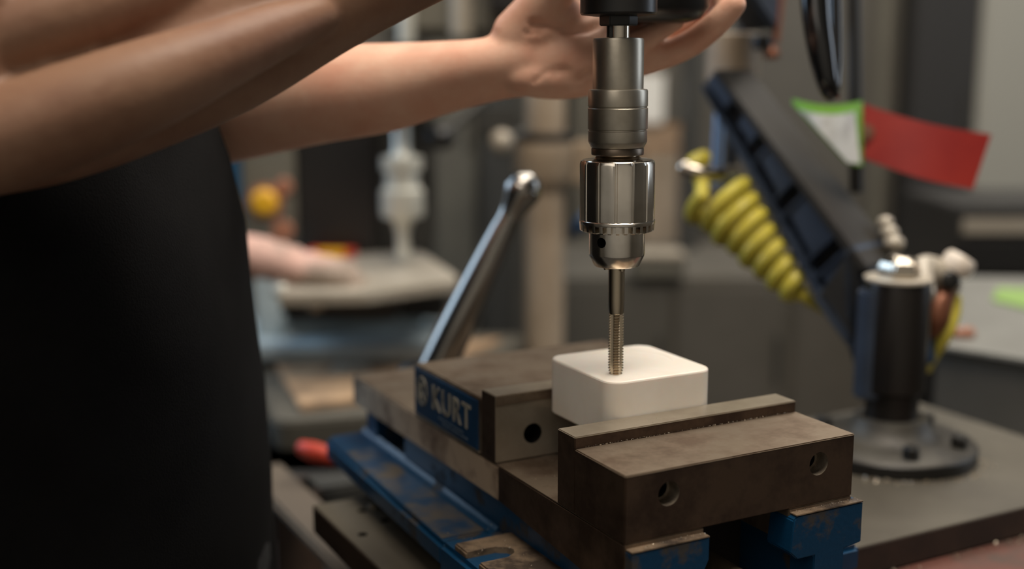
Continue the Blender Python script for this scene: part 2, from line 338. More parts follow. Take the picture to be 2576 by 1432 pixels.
# ---------------------------------------------------------------- white block between the jaws
def rrect(x0, y0, x1, y1, r, k=8):
    P = []
    for cx, cy, a0 in ((x1-r, y1-r, 0), (x0+r, y1-r, PI/2), (x0+r, y0+r, PI), (x1-r, y0+r, 1.5*PI)):
        for i in range(k+1): a = a0+PI/2*i/k; P.append((cx+r*math.cos(a), cy+r*math.sin(a)))
    return P
R = []
for d, z in ((1.2, -6.6), (0, -5.4), (0, 26.4), (.35, 27.2), (1.1, 27.6)):
    R.append([(x, y, z) for x, y in rrect(34.6+d, 68.4+d, 106.6-d, 141.6-d, 10-d)])
blk = MB().rings(R).part('plastic_block', M['white'], org=(70, 105, -6.6))
tag(blk, 'white plastic block with rounded corners held in the vise jaws under the tap', 'plastic block')
cut(blk, MB().lathe([(26, 0), (26, 3)], (74, 110, 27.42), (0, 0, 1), 64))

# ---------------------------------------------------------------- tapping head: spindle axis slightly tilted as in the photo
TIP = np.array([49, 86, 26.6]); AX = np.array([0, 0, 1.])-RT*.0072; AX /= np.linalg.norm(AX)
head = thing('tapping_head', 'black tapping head with steel quick-change spindle and keyed drill chuck above the white block', 'tapping machine', TIP+AX*64)
A0 = np.array([0, 0, 26.6])
def ax(z): return TIP+AX*(z-26.6)
def L_(prof, n=64, fr=None): return MB().lathe([(r, z-26.6) for r, z in prof], TIP, AX, n, fr)
toCam = -FW.copy(); toCam -= AX*(toCam@AX); toCam /= np.linalg.norm(toCam)
e1_ = np.cross(AX, np.array([1, 0, 0])); e1_ /= np.linalg.norm(e1_); e2_ = np.cross(AX, e1_)
TH0 = math.atan2(toCam@e2_, toCam@e1_)                              # angle that faces the camera
sgn = 1 if (np.cos(TH0+.1)*e1_+np.sin(TH0+.1)*e2_)@RT > 0 else -1   # turning direction to the right
# chuck
ck = L_([(13.2, 117), (20.9, 117), (21.1, 118), (21.1, 148.6), (20.3, 150.2), (13.2, 150.6)], 336,
        lambda a, r, h: r-(.55 if (r > 20.5 and ((a-TH0)*14/(2*PI)+.30) % 1 < .10) else (.12*(1-math.cos(((a-TH0)*14/(2*PI)+.30)*2*PI)) if r > 20.5 else 0))).part('chuck_body', M['chuck'], head, smooth=25)
NT = 28
def gear(a, r, h):
    t = ((a-TH0)*NT/(2*PI)) % 1
    return r-(5.0 if (t < .48 and r > 17) else 0)
gp = [(12, 111), (19.6, 110.8), (20.9, 111.5), (21.2, 115.4)]
L_(gp, NT*12, gear).part('gear_ring', M['chuck'], head, smooth=20)
L_([(14, 115), (21.1, 115), (21.3, 115.6), (21.3, 116.9), (20.8, 117.4), (14, 117.4)], 96).part('gear_collar', M['chuck'], head, smooth=25)
nose = L_([(3, 90.8), (12.4, 90.8), (12.9, 91.3), (15.6, 97), (15.75, 98), (15.75, 114), (13, 114)], 96).part('chuck_nose', M['chuck'], head, smooth=25)
kc = MB()
for k in (-.66, -.66+2*PI/3, -.66-2*PI/3):
    d = math.cos(TH0+sgn*k)*e1_+math.sin(TH0+sgn*k)*e2_
    kc.cyl(ax(105.6)+d*8, ax(105.6)+d*22, 2.9, 28)
cut(nose, kc, M['dark_hole'])
for k in range(3):
    d = math.cos(TH0+2*PI*k/3+.5)*e1_+math.sin(TH0+2*PI*k/3+.5)*e2_
    MB().cyl(ax(88.5)+d*5.6, ax(96)+d*6.4, 1.6, 12).part('chuck_jaw', M['hss'], nose)
L_([(6, 149), (20, 150), (19.4, 150.7), (13.2, 151.4), (11.8, 153), (12.2, 155), (12.2, 158)], 64).part('chuck_neck', M['chrome'], head)
L_([(10, 153.4), (14.3, 153.4), (14.6, 153.8), (14.6, 156.8), (14.2, 157.4), (10, 157.4)], 64).part('retaining_ring', mat('brown_steel_ring', (104, 92, 80), .35, .9), head)
# quick-change collet body
L_([(9, 157.6), (14.8, 157.6), (16.1, 160.2), (16.35, 161), (16.35, 166.6), (15.9, 166.9), (15.9, 167.4), (16.5, 167.7), (16.6, 168.5), (16.6, 179.0), (16.2, 179.4), (16.2, 180), (16.55, 180.3), (16.5, 188.4), (16.1, 189.3), (14.2, 189.6), (9, 189.6)], 80).part('quick_change_collar', M['satin'], head, smooth=25)
L_([(9, 189), (14.0, 189), (14.05, 215.8), (13.6, 217), (9, 217.3)], 80).part('quick_change_sleeve', M['satin'], head, smooth=25)
sp_ = L_([(6, 216), (6.1, 216), (6.1, 230)], 40).part('spindle', M['chrome'], head)
d = math.cos(TH0-sgn*1.0)*e1_+math.sin(TH0-sgn*1.0)*e2_
MB().tube([ax(217.5)+d*5, ax(229)+d*5], 2.6, 10, round_ends=False).part('drive_key', M['black_metal'], head)
L_([(6.2, 223.6), (10.2, 223.6), (10.6, 224.6), (10.6, 229)], 6).part('hex_nut', M['black_metal'], head, bevel=.4)
L_([(6.4, 228.8), (14, 228.8), (20.4, 229.6), (21, 230.6), (21, 300), (6, 300)], 72).part('spindle_housing', M['black_plastic'], head, smooth=25)
mc = at(1640, -120, 741)
MB().lathe([(0, 0), (22, 0), (30, 2.5), (35, 9), (36, 30), (36, 95), (29, 108), (0, 110)], np.array([mc[0], mc[1], 227.5]), (0, 0, 1), 64).part('motor_housing', M['black_plastic'], head, smooth=40)
MB().hexa([ax(262)+RT*-10+FH*0, ax(262)+RT*14, ax(262)+RT*24+FH*60, ax(262)+RT*0+FH*60], [ax(300)+RT*-10, ax(300)+RT*14, ax(300)+RT*24+FH*60, ax(300)+RT*0+FH*60]).part('motor_bridge', M['black_plastic'], head, bevel=3)

# ---------------------------------------------------------------- the tap in the chuck
tap = thing('threading_tap', 'straight fluted steel thread tap gripped in the chuck, its tip on the white block', 'tap', TIP)
L_([(4.2, 63), (4.6, 67), (4.62, 72), (4.62, 94)], 40, lambda a, r, h: r).part('shank', M['hss'], tap)
pit = 1.6; rows = []; z = 26.6
prof = [(2.6, 26.6), (3.0, 26.8)]; zz = 27.2
while zz < 63.6:
    f_ = min(1, .84+(zz-27)/22); prof += [(3.35*f_+.15, zz), (4.45*f_, zz+.62), (4.45*f_, zz+.85), (3.35*f_+.15, zz+1.45)]; zz += pit
prof += [(3.6, 64.2), (3.9, 66.5), (3.2, 68)]
def flute(a, r, h):
    t = ((a-TH0)/(2*PI)*4+.5) % 1                                   # land centred on the camera side
    return r if abs(t-.5) < .27 else min(r, 2.35+2.2*max(0, (abs(.5-abs(t-.5))/.23))**2 * .8)
L_(prof, 96, flute).part('threaded_body', M['hss'], tap, smooth=18)

# ---------------------------------------------------------------- table plate, workbench
M['plate_side'] = mat('rusty_plate_side', (62, 47, 37), .6, .2, (46, 36, 29), 20, (.4, .6), .15, 200)
tp = MB().box((-58, 74, -131), (530, 318, -110.4)).part('table_plate', M['plate_side'], bevel=.6, org=(230, 190, -131))
tpt = MB().box((-57.6, 74.4, -111.2), (529.6, 317.6, -110)).part('ground_top', M['table'], tp, bevel=.5)
tag(tp, 'thick grey steel table plate under the vise and the pivoting arm', 'table plate')
for q in ((912, 1285), (912, 1345), (968, 1310)):
    p = onz(*q, -110); cut(tpt, MB().cyl((p[0], p[1], -116), (p[0], p[1], -105), 3.4, 20), M['dark_hole']); cut(tp, MB().cyl((p[0], p[1], -122), (p[0], p[1], -105), 3.4, 20), M['dark_hole'])
p = onz(930, 1281, -110); MB().lathe([(0, 0), (3.6, 0), (3.4, 1.8), (2, 2.6), (0, 2.8)], (p[0]+3, p[1]+2, -110), (0, 0, 1), 14).part('set_screw', M['plate_steel'], tp)
bench = thing('workbench', 'worn red-brown workbench carrying the steel table plate', 'workbench', (250, 220, -1000))
for i in range(5):
    MB().box((60, -60+75*i, -172), (528, 13.5+75*i, -132)).part('bench_plank', M['bench_red'], bench, bevel=2)
MB().box((-33, 60, -182), (6, 600, -172)).part('frame_rail', mat('grimy_beige_rail', (98, 86, 72), .6), bench, bevel=3)
MB().box((-20, 60, -230), (520, 100, -183)).part('frame_rail', M['grey3'], bench, bevel=3)
MB().box((-20, 540, -230), (520, 580, -183)).part('frame_rail', M['grey3'], bench, bevel=3)
for x, y in ((-20, 60), (470, 60), (-20, 538), (470, 538)):
    MB().box((x, y, -1000), (x+45, y+45, -183)).part('leg', M['wood_leg'], bench, bevel=2)

# ---------------------------------------------------------------- pivoting arm on its column
CX, CY = 395., 211.
arm = thing('pivoting_tool_arm', 'dark blue cast parallel arm on a black column bolted to the table plate', 'tool arm', (CX, CY, -110))
O = (CX, CY, -110)
fg = MB().lathe([(0, 0), (67, 0), (68, 1.5), (68, 11), (66, 13), (44, 15), (36, 19), (31, 27), (29, 32)], O, (0, 0, 1), 72).part('base_flange', M['flange'], arm, smooth=40)
MB().lathe([(67.6, .4), (68.6, 1), (68.6, 10), (67.8, 10.8)], O, (0, 0, 1), 72, cap=False).part('flange_rim', M['black_metal'], fg)
for a in (12, 62, 122, 182, 242, 302):
    bx, by = CX+54*math.cos(math.radians(a)), CY+54*math.sin(math.radians(a))
    MB().lathe([(8, 12), (8, 14), (6.6, 14), (6.6, 22), (5.6, 23)], (bx, by, -110), (0, 0, 1), 6).part('flange_bolt', M['black_metal'], arm, smooth=20)
MB().lathe([(21, 30), (21, 52), (25.5, 55), (25.5, 142), (24.5, 144), (0, 144)], O, (0, 0, 1), 56).part('column', M['column'], arm)
MB().lathe([(26.5, 143.4), (26.5, 145.6), (20, 146.2), (0, 146.2)], O, (0, 0, 1), 48).part('top_washer', M['light_grey'], arm)
MB().lathe([(17, 146), (17.5, 149), (17.5, 152), (15, 158), (9, 163), (0, 164)], O, (0, 0, 1), 6, None).part('cap_nut', M['chrome'], arm, bevel=1.5)
# main beam: a casting that tapers towards the top, with ribs and open pockets in its web
ma, mb_ = at(2131, 614, 1008), at(1930, 350, 1052)
bd = mb_-ma; seg_ = np.linalg.norm(bd); bd /= seg_
bs = np.cross(bd, np.array([0, 0, 1.])); bs /= np.linalg.norm(bs)
if bs@FW > 0: bs = -bs                                              # side that faces the camera
bn = np.cross(bs, bd); bn = bn if bn[2] > 0 else -bn
U0, U1 = -28., seg_*1.72
def bh(u): return 49-25*u/seg_ if u < seg_*1.1 else 49-25*1.1
def beam(u, s_, n_): return ma+bd*u+bs*s_-bn*n_                      # s_ <= 0 goes away from the camera, n_ goes down from the top edge
def bbox(mb, u0, u1, s0, s1, n0, n1):                               # n0, n1: fractions of the local height
    q = lambda u, s_, n_: beam(u, s_, n_*bh(u))
    return mb.hexa([q(u0, s0, n1), q(u1, s0, n1), q(u1, s1, n1), q(u0, s1, n1)], [q(u0, s0, n0), q(u1, s0, n0), q(u1, s1, n0), q(u0, s1, n0)])
TW = 56
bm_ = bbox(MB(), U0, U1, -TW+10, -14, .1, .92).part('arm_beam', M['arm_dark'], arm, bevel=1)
bbox(MB(), U0+2, U1, -TW, 0, -.02, .14).part('top_flange', M['arm_top'], bm_, bevel=2)
bbox(MB(), U0, U1, -TW, 0, .86, 1.02).part('bottom_flange', M['arm_blue'], bm_, bevel=2)
us_ = [U0, 4, 30, 66, 96, 128, 150, U1]
for a, b in ((U0, -2), (14, 58), (74, 112), (128, 150), (166, U1)):
    bbox(MB(), a, b, -16, -3, .12, .80).part('web_panel', M['arm_blue'], bm_, bevel=2)
for a in (-2, 14, 58, 74, 112, 128): bbox(MB(), a-2, a+2, -16, -1, .12, .88).part('web_rib', M['arm_blue'], bm_, bevel=1)
g_ = lambda x, y: at(x, y, 1006)
og = -bs*50
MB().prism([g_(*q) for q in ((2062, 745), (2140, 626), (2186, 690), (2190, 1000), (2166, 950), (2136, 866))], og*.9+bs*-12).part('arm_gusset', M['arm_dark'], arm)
MB().prism([g_(*q) for q in ((2040, 752), (2062, 722), (2104, 776), (2150, 850), (2176, 905), (2180, 1010), (2160, 962), (2132, 876))], og).part('gusset_edge', M['arm_blue'], arm, bevel=2)
MB().prism([g_(*q) for q in ((2118, 640), (2140, 614), (2188, 680), (2192, 985), (2172, 930), (2150, 866), (2124, 790))], og).part('gusset_web', M['arm_blue'], arm, bevel=2)
# knuckle where the beam meets the column
MB().tube([np.array([CX, CY, -62])-RT*16, np.array([CX, CY, 26])-RT*16], 16, 24, flat=.9, round_ends=False).part('column_knuckle', M['arm_blue'], arm, bevel=2)
# upper joint and forearm
j0 = at(1842, 145, 1190)
MB().lathe([(0, -24), (24, -24), (26, -22), (26, 22), (24, 24), (0, 24)], j0, (0, 0, 1), 40).part('upper_joint', M['beige'], arm)
MB().cyl(j0+np.array([0, 0, -40])+RT*14, j0+np.array([0, 0, 70])+RT*14, 11, 24).part('joint_pin', M['black_metal'], arm)
u0 = at(1915, 15, 1150); u1 = at(1600, -420, 800)
ud = (u1-u0); UL = np.linalg.norm(ud); ud /= UL; us = np.cross(ud, [0, 0, 1.]); us /= np.linalg.norm(us); un = np.cross(us, ud)
def ubox(a0, a1, s0, s1, n0, n1): 
    q = lambda a, s_, n_: u0+ud*a+us*s_+un*n_
    return MB().hexa([q(a0, s0, n0), q(a1, s0, n0), q(a1, s1, n0), q(a0, s1, n0)], [q(a0, s0, n1), q(a1, s0, n1), q(a1, s1, n1), q(a0, s1, n1)])
ubox(-8, UL, -16, 16, -22, 22).part('upper_beam', M['arm_blue'], arm, bevel=3)
MB().cyl(at(1968, -40, 1150), at(1950, 108, 1150), 4.2, 14).part('copper_line', M['brass'], arm)
MB().lathe([(0, 0), (7, 1), (8, 6), (5, 12), (0, 13)], at(1940, 150, 1150), (0, 0, 1), 18).part('copper_fitting', M['brass'], arm)
MB().lathe([(0, 0), (9, 1), (10, 8), (8, 14), (0, 15)], at(1918, 128, 1150), (0, 0, 1), 18).part('black_knob', M['black_metal'], arm)
# spring cylinder rod at the left of the beam
MB().cyl(at(1816, 178, 1165), at(1800, 470, 1165), 5.2, 18).part('balance_rod', mat('blue_grey_rod', (118, 142, 172), .35, .5), arm)
MB().cyl(at(1846, 240, 1175), at(1838, 470, 1175), 7, 18).part('balance_cylinder', M['black_metal'], arm)
# chain links on top of the beam and valve on the right of the column
lk = [at(2228, 560, 1040), at(2238, 585, 1036), at(2249, 612, 1030), at(2256, 636, 1022)]
for i, (p, r) in enumerate(zip(lk[:3], (7, 8, 9))):
    MB().ell(p, (np.array([r, 0, 0]), np.array([0, r, 0]), np.array([0, 0, r*.8])), 14, 8).part('swivel_bead', M['light_grey'], arm)
vb = at(2365, 690, 1020)
vp = np.array([CX, CY, 22.])+RT*22
vv = MB().tube([vp, at(2320, 675, 1015), vb, at(2392, 720, 1020)], [8, 10, 12, 9], 18, sub=4).part('air_valve', M['light_grey'], arm)
MB().lathe([(0, -16), (7, -15), (8, -7), (12, -6), (13.5, -2), (13.5, 5), (11, 9), (0, 10)], at(2408, 668, 1018), RT*.5+np.array([0, 0, .85]), 24).part('valve_knob', M['knob_white'], arm)
MB().ell(at(2392, 705, 1008), (RT*8, UP*8, FW*3), 16, 8).part('valve_port', M['black_metal'], arm)
MB().tube([at(2392, 720, 1020), at(2368, 758, 1018), at(2352, 800, 1018), at(2345, 828, 1020)], [6, 10, 12, 9], 14, sub=3).part('copper_elbow', M['brass'], arm)
MB().tube([at(2338, 830, 1024), at(2336, 905, 1024)], 5, 12).part('blue_fitting', M['blue_clean'], arm)

# ---------------------------------------------------------------- yellow coil hose
def coil(p0, p1, r0, r1, turns, rt):
    p0, p1 = np.array(p0), np.array(p1); a = p1-p0; a /= np.linalg.norm(a)
    e1 = np.cross(a, [0, 0, 1.]); e1 /= np.linalg.norm(e1); e2 = np.cross(a, e1); pts = []
    N = int(turns*22)
    for i in range(N+1):
        t = i/N; w = t**1.0; r = r0+(r1-r0)*t; th_ = 2*PI*turns*t
        pts.append(p0+(p1-p0)*w+r*(math.cos(th_)*e1+math.sin(th_)*e2)*(1+.06*math.sin(7*t*PI+1)))
    return pts
ch = thing('coiled_air_hose', 'yellow coiled air hose hanging in a tapering bunch left of the blue arm', 'air hose', at(1900, 600, 1080))
cp = coil(at(1800, 488, 1090), at(2010, 735, 1060), 27, 8, 7.5, 5.4)
MB().tube(cp, 6.9, 10).part('hose_coil', M['yellow'], ch)
MB().tube([cp[-1], at(2030, 752, 1056), at(2100, 790, 1085), at(2250, 860, 1085), at(2332, 925, 1045)], 5, 10, sub=6).part('hose_run', M['yellow'], ch)
MB().tube([at(2332, 925, 1045), at(2350, 885, 1030), at(2378, 840, 1022), at(2398, 790, 1022), at(2404, 752, 1022)], [4, 6, 6.5, 6, 5], 12, sub=5).part('hose_tail', M['yellow'], ch)
MB().tube([cp[0], at(1765, 455, 1085), at(1745, 415, 1088), at(1770, 398, 1094)], [5.6, 7, 8, 7.5], 12, sub=4).part('hose_end', M['yellow'], ch)
MB().tube([at(1722, 424, 1085), at(1790, 440, 1085), at(1850, 432, 1120)], [7.5, 6.5, 6], 14, sub=4).part('hose_fitting', M['chrome'], ch)

# ---------------------------------------------------------------- black hose loop, pole, tags
hl = MB().tube([at(2046, -160, 880), at(2052, 20, 880), at(2066, 130, 880), at(2082, 212, 884), at(2094, 236, 892), at(2101, 205, 900), at(2104, 120, 905), at(2098, -160, 905)], [11, 10.5, 9.5, 7.5, 5.6, 4.2, 4.2, 4.2], 20, sub=8).part('cable_loop', M['black_rubber'], org=at(2090, 240, 890))
tag(hl, 'glossy black hose loop hanging down in front of the black pole', 'hose')
MB().lathe([(0, 0), (3, .5), (3.4, 3), (0, 6)], at(2102, 244, 893), (0, 0, 1), 12).part('copper_tip', M['brass'], hl)
pole = thing('hanging_pole', 'thin vertical black pole behind the coloured tags', 'pole', at(2154, 486, 1078))
MB().cyl(at(2154, 486, 1078), at(2146, -200, 1078), 6, 16).part('rod', M['black_metal'], pole)
def sheet(cols, th, n):                                             # curved tag from a grid of points
    R = [[*c] for c in cols]; mb = MB(); V = []; k = len(R); q = len(R[0])
    off = np.array(n)*th
    A = np.array(R, float); V = np.vstack([A.reshape(-1, 3), (A+off).reshape(-1, 3)]); fs = []; N = k*q
    for i in range(k-1):
        for j in range(q-1):
            a = i*q+j; fs += [(a, a+1, a+q+1, a+q), (N+a, N+a+q, N+a+q+1, N+a+1)]
    for i in range(k-1): fs += [(i*q, (i+1)*q, N+(i+1)*q, N+i*q), (i*q+q-1, N+i*q+q-1, N+(i+1)*q+q-1, (i+1)*q+q-1)]
    for j in range(q-1): fs += [(j, N+j, N+j+1, j+1), ((k-1)*q+j, (k-1)*q+j+1, N+(k-1)*q+j+1, N+(k-1)*q+j)]
    return mb.add(V, fs)
def tagsheet(tl, bl_, tr, br, sag, dl, dr, bulge, n=10, m_=4):
    cols = []
    for i in range(n+1):
        t = i/n; s_ = math.sin(PI*t)
        a = np.array(tl)*(1-t)+np.array(tr)*t+np.array([0, sag*s_]); b = np.array(bl_)*(1-t)+np.array(br)*t+np.array([0, sag*s_]); dd = dl*(1-t)+dr*t+bulge*s_
        cols.append([at(*(a*(1-j/m_)+b*(j/m_)), dd) for j in range(m_+1)])
    return cols
rt_ = thing('red_tag', 'red plastic tag flagging out to the right of the black pole', 'tag', at(2175, 400, 1050))
sheet(tagsheet((2172, 262), (2174, 398), (2494, 338), (2448, 476), 10, 1048, 1030, -8), 1, FW).part('tag_sheet', M['red_tag'], rt_, smooth=60)
MB().lathe([(6.5, 0), (6.5, 1), (3, 1.4), (0, 1.4)], at(2180, 332, 1044), -FW, 18).part('grommet', mat('dull_grommet', (120, 84, 66), .5, .3), rt_)
gt = thing('green_tag', 'white tag with a lime green border hanging left of the black pole', 'tag', at(2168, 410, 1045))
g0 = MB(); 
cols = []
for i in range(9):
    t = i/8; px = 1994+(2170-1994)*t; yt = 248+14*math.sin(PI*t)+5*t; yb = 262+(418-262)*min(1, t*1.25)
    cols.append([at(px, yt+(yb-yt)*j/4, 1042-18*math.sin(PI*t)) for j in range(5)])
sheet(cols, 1, FW).part('tag_sheet', M['lime'], gt, smooth=60)
cols = []
for i in range(9):
    t = i/8; px = 2010+(2150-2010)*t; f_ = (px-1994)/176; yt = 250+14*math.sin(PI*f_)+5*f_+22; yb = 262+(418-262)*min(1, f_*1.25)-6
    yb = max(yb, yt+2); cols.append([at(px+ (14*j/4 if i == 8 else 0), yt+(yb-yt)*j/4, 1042-18*math.sin(PI*f_)-1.2) for j in range(5)])
sheet(cols, .8, -FW).part('paper_panel', M['tag_paper'], gt, smooth=60)

# ---------------------------------------------------------------- person (stands at the left, facing right)
pc = np.array([-226., 321., 0]); EF, EL = RT.copy(), FH.copy()
def body(f_, l, z): return pc+EF*f_+EL*l+np.array([0, 0, z])
person = thing('person', 'person in a black shirt and apron, bare forearms, one hand cupping the black tapping head', 'person', body(0, 0, FLOOR))
B = MB()
# left arm (far side): shoulder, elbow, wrist, hand
we = at(430, 305, 900); wl = at(1240, 174, 800)
B.tube([body(-5, 170, 400), body(10, 190, 300), we+np.array([-12, 10, 40]), we], [[52, 50], [46, 46], [42, 42], [40, 40]], 20, sub=5)
fa = [we, at(600, 268, 872), at(800, 238, 842), at(960, 222, 826), at(1110, 196, 812), wl, at(1330, 150, 797)]
B.tube(fa, [[40, 40], [38, 40], [33.5, 38], [30, 34], [24, 29], [20.5, 27], [24, 26]], 28, sub=6, upv=UP)
# palm
B.tube([at(1235, 172, 800), at(1310, 142, 796), at(1390, 120, 792), at(1480, 98, 788), at(1560, 84, 787), at(1610, 78, 788)], [[20, 17], [26, 18], [31, 18], [33, 16], [30, 14], [25, 11]], 24, sub=5, upv=UP*.84+FW*.54)
B.ell(at(1400, 200, 783), (RT*36, UP*13, FW*14), 20, 12)            # heel of the hand
B.ell(at(1365, 62, 785), (RT*26+UP*12, (UP-RT*.3)*19, FW*18), 20, 12)   # thumb pad
fingers = [
    ('thumb', [at(1312, 92, 790), at(1358, 22, 778), at(1418, -52, 762), at(1478, -105, 735)], [20, 15.5, 12, 9]),
    ('little', [at(1520, 140, 776), at(1596, 112, 765), at(1652, 80, 760), at(1706, 54, 756)], [12, 8.6, 7.2, 4.8]),
    ('ring', [at(1520, 164, 786), at(1630, 152, 786), at(1736, 110, 776), at(1812, 50, 760), at(1853, 10, 752)], [13, 9.4, 8.8, 8.2, 6.8]),
    ('middle', [at(1540, 100, 792), at(1680, 80, 798), at(1768, 52, 792), at(1804, 14, 774), at(1812, -8, 764)], [14, 10, 9.4, 8.4, 7]),
    ('index', [at(1540, 40, 796), at(1660, 0, 806), at(1770, -50, 800), at(1822, -100, 780), at(1822, -132, 764)], [13, 10, 9.2, 8.2, 7])]
for _, p_, r_ in fingers: B.tube(p_, r_, 16, sub=5)
# right arm (near side), hand beyond the top of the picture on the machine handle
re_ = at(-150, 275, 560); rw = at(1075, -116, 640)
B.tube([body(-5, -170, 400), body(0, -185, 300), re_+np.array([0, 0, 60]), re_], [[52, 50], [47, 46], [44, 44], [43, 43]], 20, sub=5)
B.tube([re_, at(80, 218, 572), at(320, 142, 588), at(560, 62, 606), at(830, -36, 622), rw, at(1180, -150, 646)], [[43, 43], [47, 31], [47, 30], [43.5, 28], [33, 26], [25, 28], [24, 27]], 28, sub=6, upv=UP)
B.tube([at(-190, 395, 540), at(-60, 372, 543), at(140, 302, 546), at(360, 218, 552), at(580, 128, 570), at(800, 38, 600)], [[21, 22], [23, 25], [23, 26], [21, 23], [16, 17], [10, 10]], 20, sub=5)     # forearm muscle ridge
B.tube([at(-160, 140, 550), at(0, 96, 552), at(180, 34, 558), at(380, -34, 574), at(560, -90, 590)], [[20, 22], [21, 24], [20, 23], [17, 19], [10, 11]], 18, sub=4)   # second muscle above it
B.tube([at(1170, -148, 646), at(1240, -175, 650), at(1320, -205, 655), at(1400, -230, 658)], [[25, 18], [30, 17], [33, 16], [30, 13]], 20, sub=4, upv=UP)
for k, dy in enumerate((0, 60, 115, 165)):
    B.tube([at(1385, -290+dy, 660), at(1450, -300+dy, 662), at(1500, -298+dy, 650), at(1508, -290+dy, 630), at(1460, -285+dy, 622)], [10.5, 10, 9.4, 8.6, 7.4], 12, sub=4)
B.tube([at(1230, -210, 640), at(1290, -290, 628), at(1370, -320, 618), at(1430, -325, 612)], [16, 13, 11, 9], 12, sub=4)
# neck and head, bent towards the work
hc = body(80, 0, 640)
B.tube([body(0, 0, 440), body(22, 0, 500), body(48, 0, 560)], [[62, 66], [56, 56], [56, 56]], 20, sub=4)
hx, hz = EF*.9-np.array([0, 0, .43]), EF*.43+np.array([0, 0, .9]); hl_ = EL
B.ell(hc, (hx*98, hl_*76, hz*112), 28, 18); B.ell(hc+hx*38-hz*66, (hx*52, hl_*50, hz*48), 20, 12)
B.tube([hc+hx*92+hz*14, hc+hx*108-hz*10, hc+hx*114-hz*26], [9, 11, 13], 12, sub=3)
B.ell(hc+hx*88-hz*66, (hx*9, hl_*24, hz*8), 14, 8)
for s_ in (-1, 1): B.ell(hc+hl_*76*s_-hx*8-hz*8, (hx*18, hl_*8, hz*30), 14, 8)
# collar-to-arm bridge kept under the shirt so that the skin stays one figure
B.tube([body(-5, -172, 395), body(0, -80, 430), body(0, 0, 440), body(0, 80, 430), body(-5, 172, 395)], [50, 60, 66, 60, 50], 18, sub=4)
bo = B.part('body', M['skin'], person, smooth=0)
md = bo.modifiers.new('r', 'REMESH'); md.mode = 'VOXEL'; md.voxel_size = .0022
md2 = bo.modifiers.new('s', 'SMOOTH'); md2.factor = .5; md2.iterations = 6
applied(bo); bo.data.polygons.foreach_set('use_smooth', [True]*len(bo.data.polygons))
bo.data.materials.append(M['skin_shaded'])                             # darker colour stands in for the shade on the near arm
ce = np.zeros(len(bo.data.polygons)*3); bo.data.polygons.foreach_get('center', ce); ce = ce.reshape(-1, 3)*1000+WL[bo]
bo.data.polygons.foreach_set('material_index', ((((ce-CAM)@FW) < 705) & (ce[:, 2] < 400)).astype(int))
# crease lines pressed into the palm and wrist
me = bo.data; N = len(me.vertices); co = np.zeros(N*3); me.vertices.foreach_get('co', co); co = co.reshape(-1, 3)*1000+WL[bo]
no = np.zeros(N*3); me.vertices.foreach_get('normal', no); no = no.reshape(-1, 3)
def crease(pts, depth, wid):
    global co
    q = np.array([np.array(p) for p in pts]); rel = co-CAM; dz = rel@FW; u_ = W/2+F*(rel@RT)/dz; v_ = H/2-F*(rel@UP)/dz
    best = np.full(len(co), 1e9)
    for a, b in zip(q[:-1], q[1:]):
        ab = b-a; t = np.clip(((u_-a[0])*ab[0]+(v_-a[1])*ab[1])/(ab@ab), 0, 1)
        best = np.minimum(best, np.hypot(u_-a[0]-t*ab[0], v_-a[1]-t*ab[1]))
    w = np.exp(-(best/wid)**2)*((no@-FW) > .1)*(dz > 720)*(dz < 830)
    co = co-no*(w*depth)[:, None]
crease([(1340, 60), (1385, 66), (1430, 78), (1480, 72), (1500, 62)], 3.2, 9)
crease([(1325, 82), (1360, 80)], 1.5, 8)
crease([(1345, 205), (1375, 180), (1420, 172)], 1.5, 7)
crease([(1390, 192), (1432, 176)], 1.0, 6)
crease([(1455, 200), (1480, 180)], 1.6, 6)
me.vertices.foreach_set('co', ((co-WL[bo])/1000).ravel()); me.update()
def nail(c, ax_, n_):
    MB().ell(c, (np.cross(n_, ax_)*4.6, ax_*6, n_*1.2), 12, 6).part('fingernail', M['nail'], bo)
nail(at(1856, 6, 758.5), UP, FW); nail(at(1813, -10, 770.5), UP, FW)
# shirt, apron, trousers, shoes, hair, eyes
def sect(zs, front, back, half, inset=0, ang=(0, 2*PI), n=64, wr=0):
    R = []
    for z_, f_, b_, h_ in zip(zs, front, back, half):
        ring = []
        for a in np.linspace(ang[0], ang[1], n, endpoint=ang[1]-ang[0] < 6.2):
            c, s_ = math.cos(a), math.sin(a); e = .8
            fx = (f_ if c > 0 else b_)*math.copysign(abs(c)**e, c); lx = h_*math.copysign(abs(s_)**e, s_)
            k = 1+wr*math.sin(z_*.045+5*a)*math.sin(3*a+z_*.011)+wr*.6*math.sin(z_*.11-4*a)
            ring.append(body((fx+inset*c)*k, (lx+inset*s_)*k, z_))
        R.append(ring)
    return R
zt = [-180, -130, -80, -20, 40, 95, 140, 175, 230, 300, 360, 400, 430, 450]
fr_ = [118, 120, 120, 116, 114, 108, 98, 90, 90, 96, 98, 88, 70, 58]
bk_ = [120, 118, 115, 112, 110, 108, 106, 105, 112, 118, 112, 96, 78, 64]
hf_ = [172, 170, 166, 160, 156, 154, 154, 156, 166, 176, 176, 150, 110, 76]
sh = MB().rings(sect(zt, fr_, bk_, hf_, wr=.006))
for s_, el in ((-1, re_), (1, we)):
    a = body(-5, 150*s_, 395); b = body(0, 187*s_, 300); c_ = np.array(el)+np.array([0, 0, 75]); sh.tube([a, b, c_*.55+b*.45], [[62, 60], [60, 58], [56, 56]], 24, sub=4, round_ends=False)
sh.part('shirt', M['shirt'], person, smooth=60)
za = [-420, -330, -250, -180, -130, -80, -20, 40, 95, 140, 175, 230, 300]
fa_ = [130, 129, 128, 127, 126, 125, 121, 119, 114, 103, 94, 94, 99]
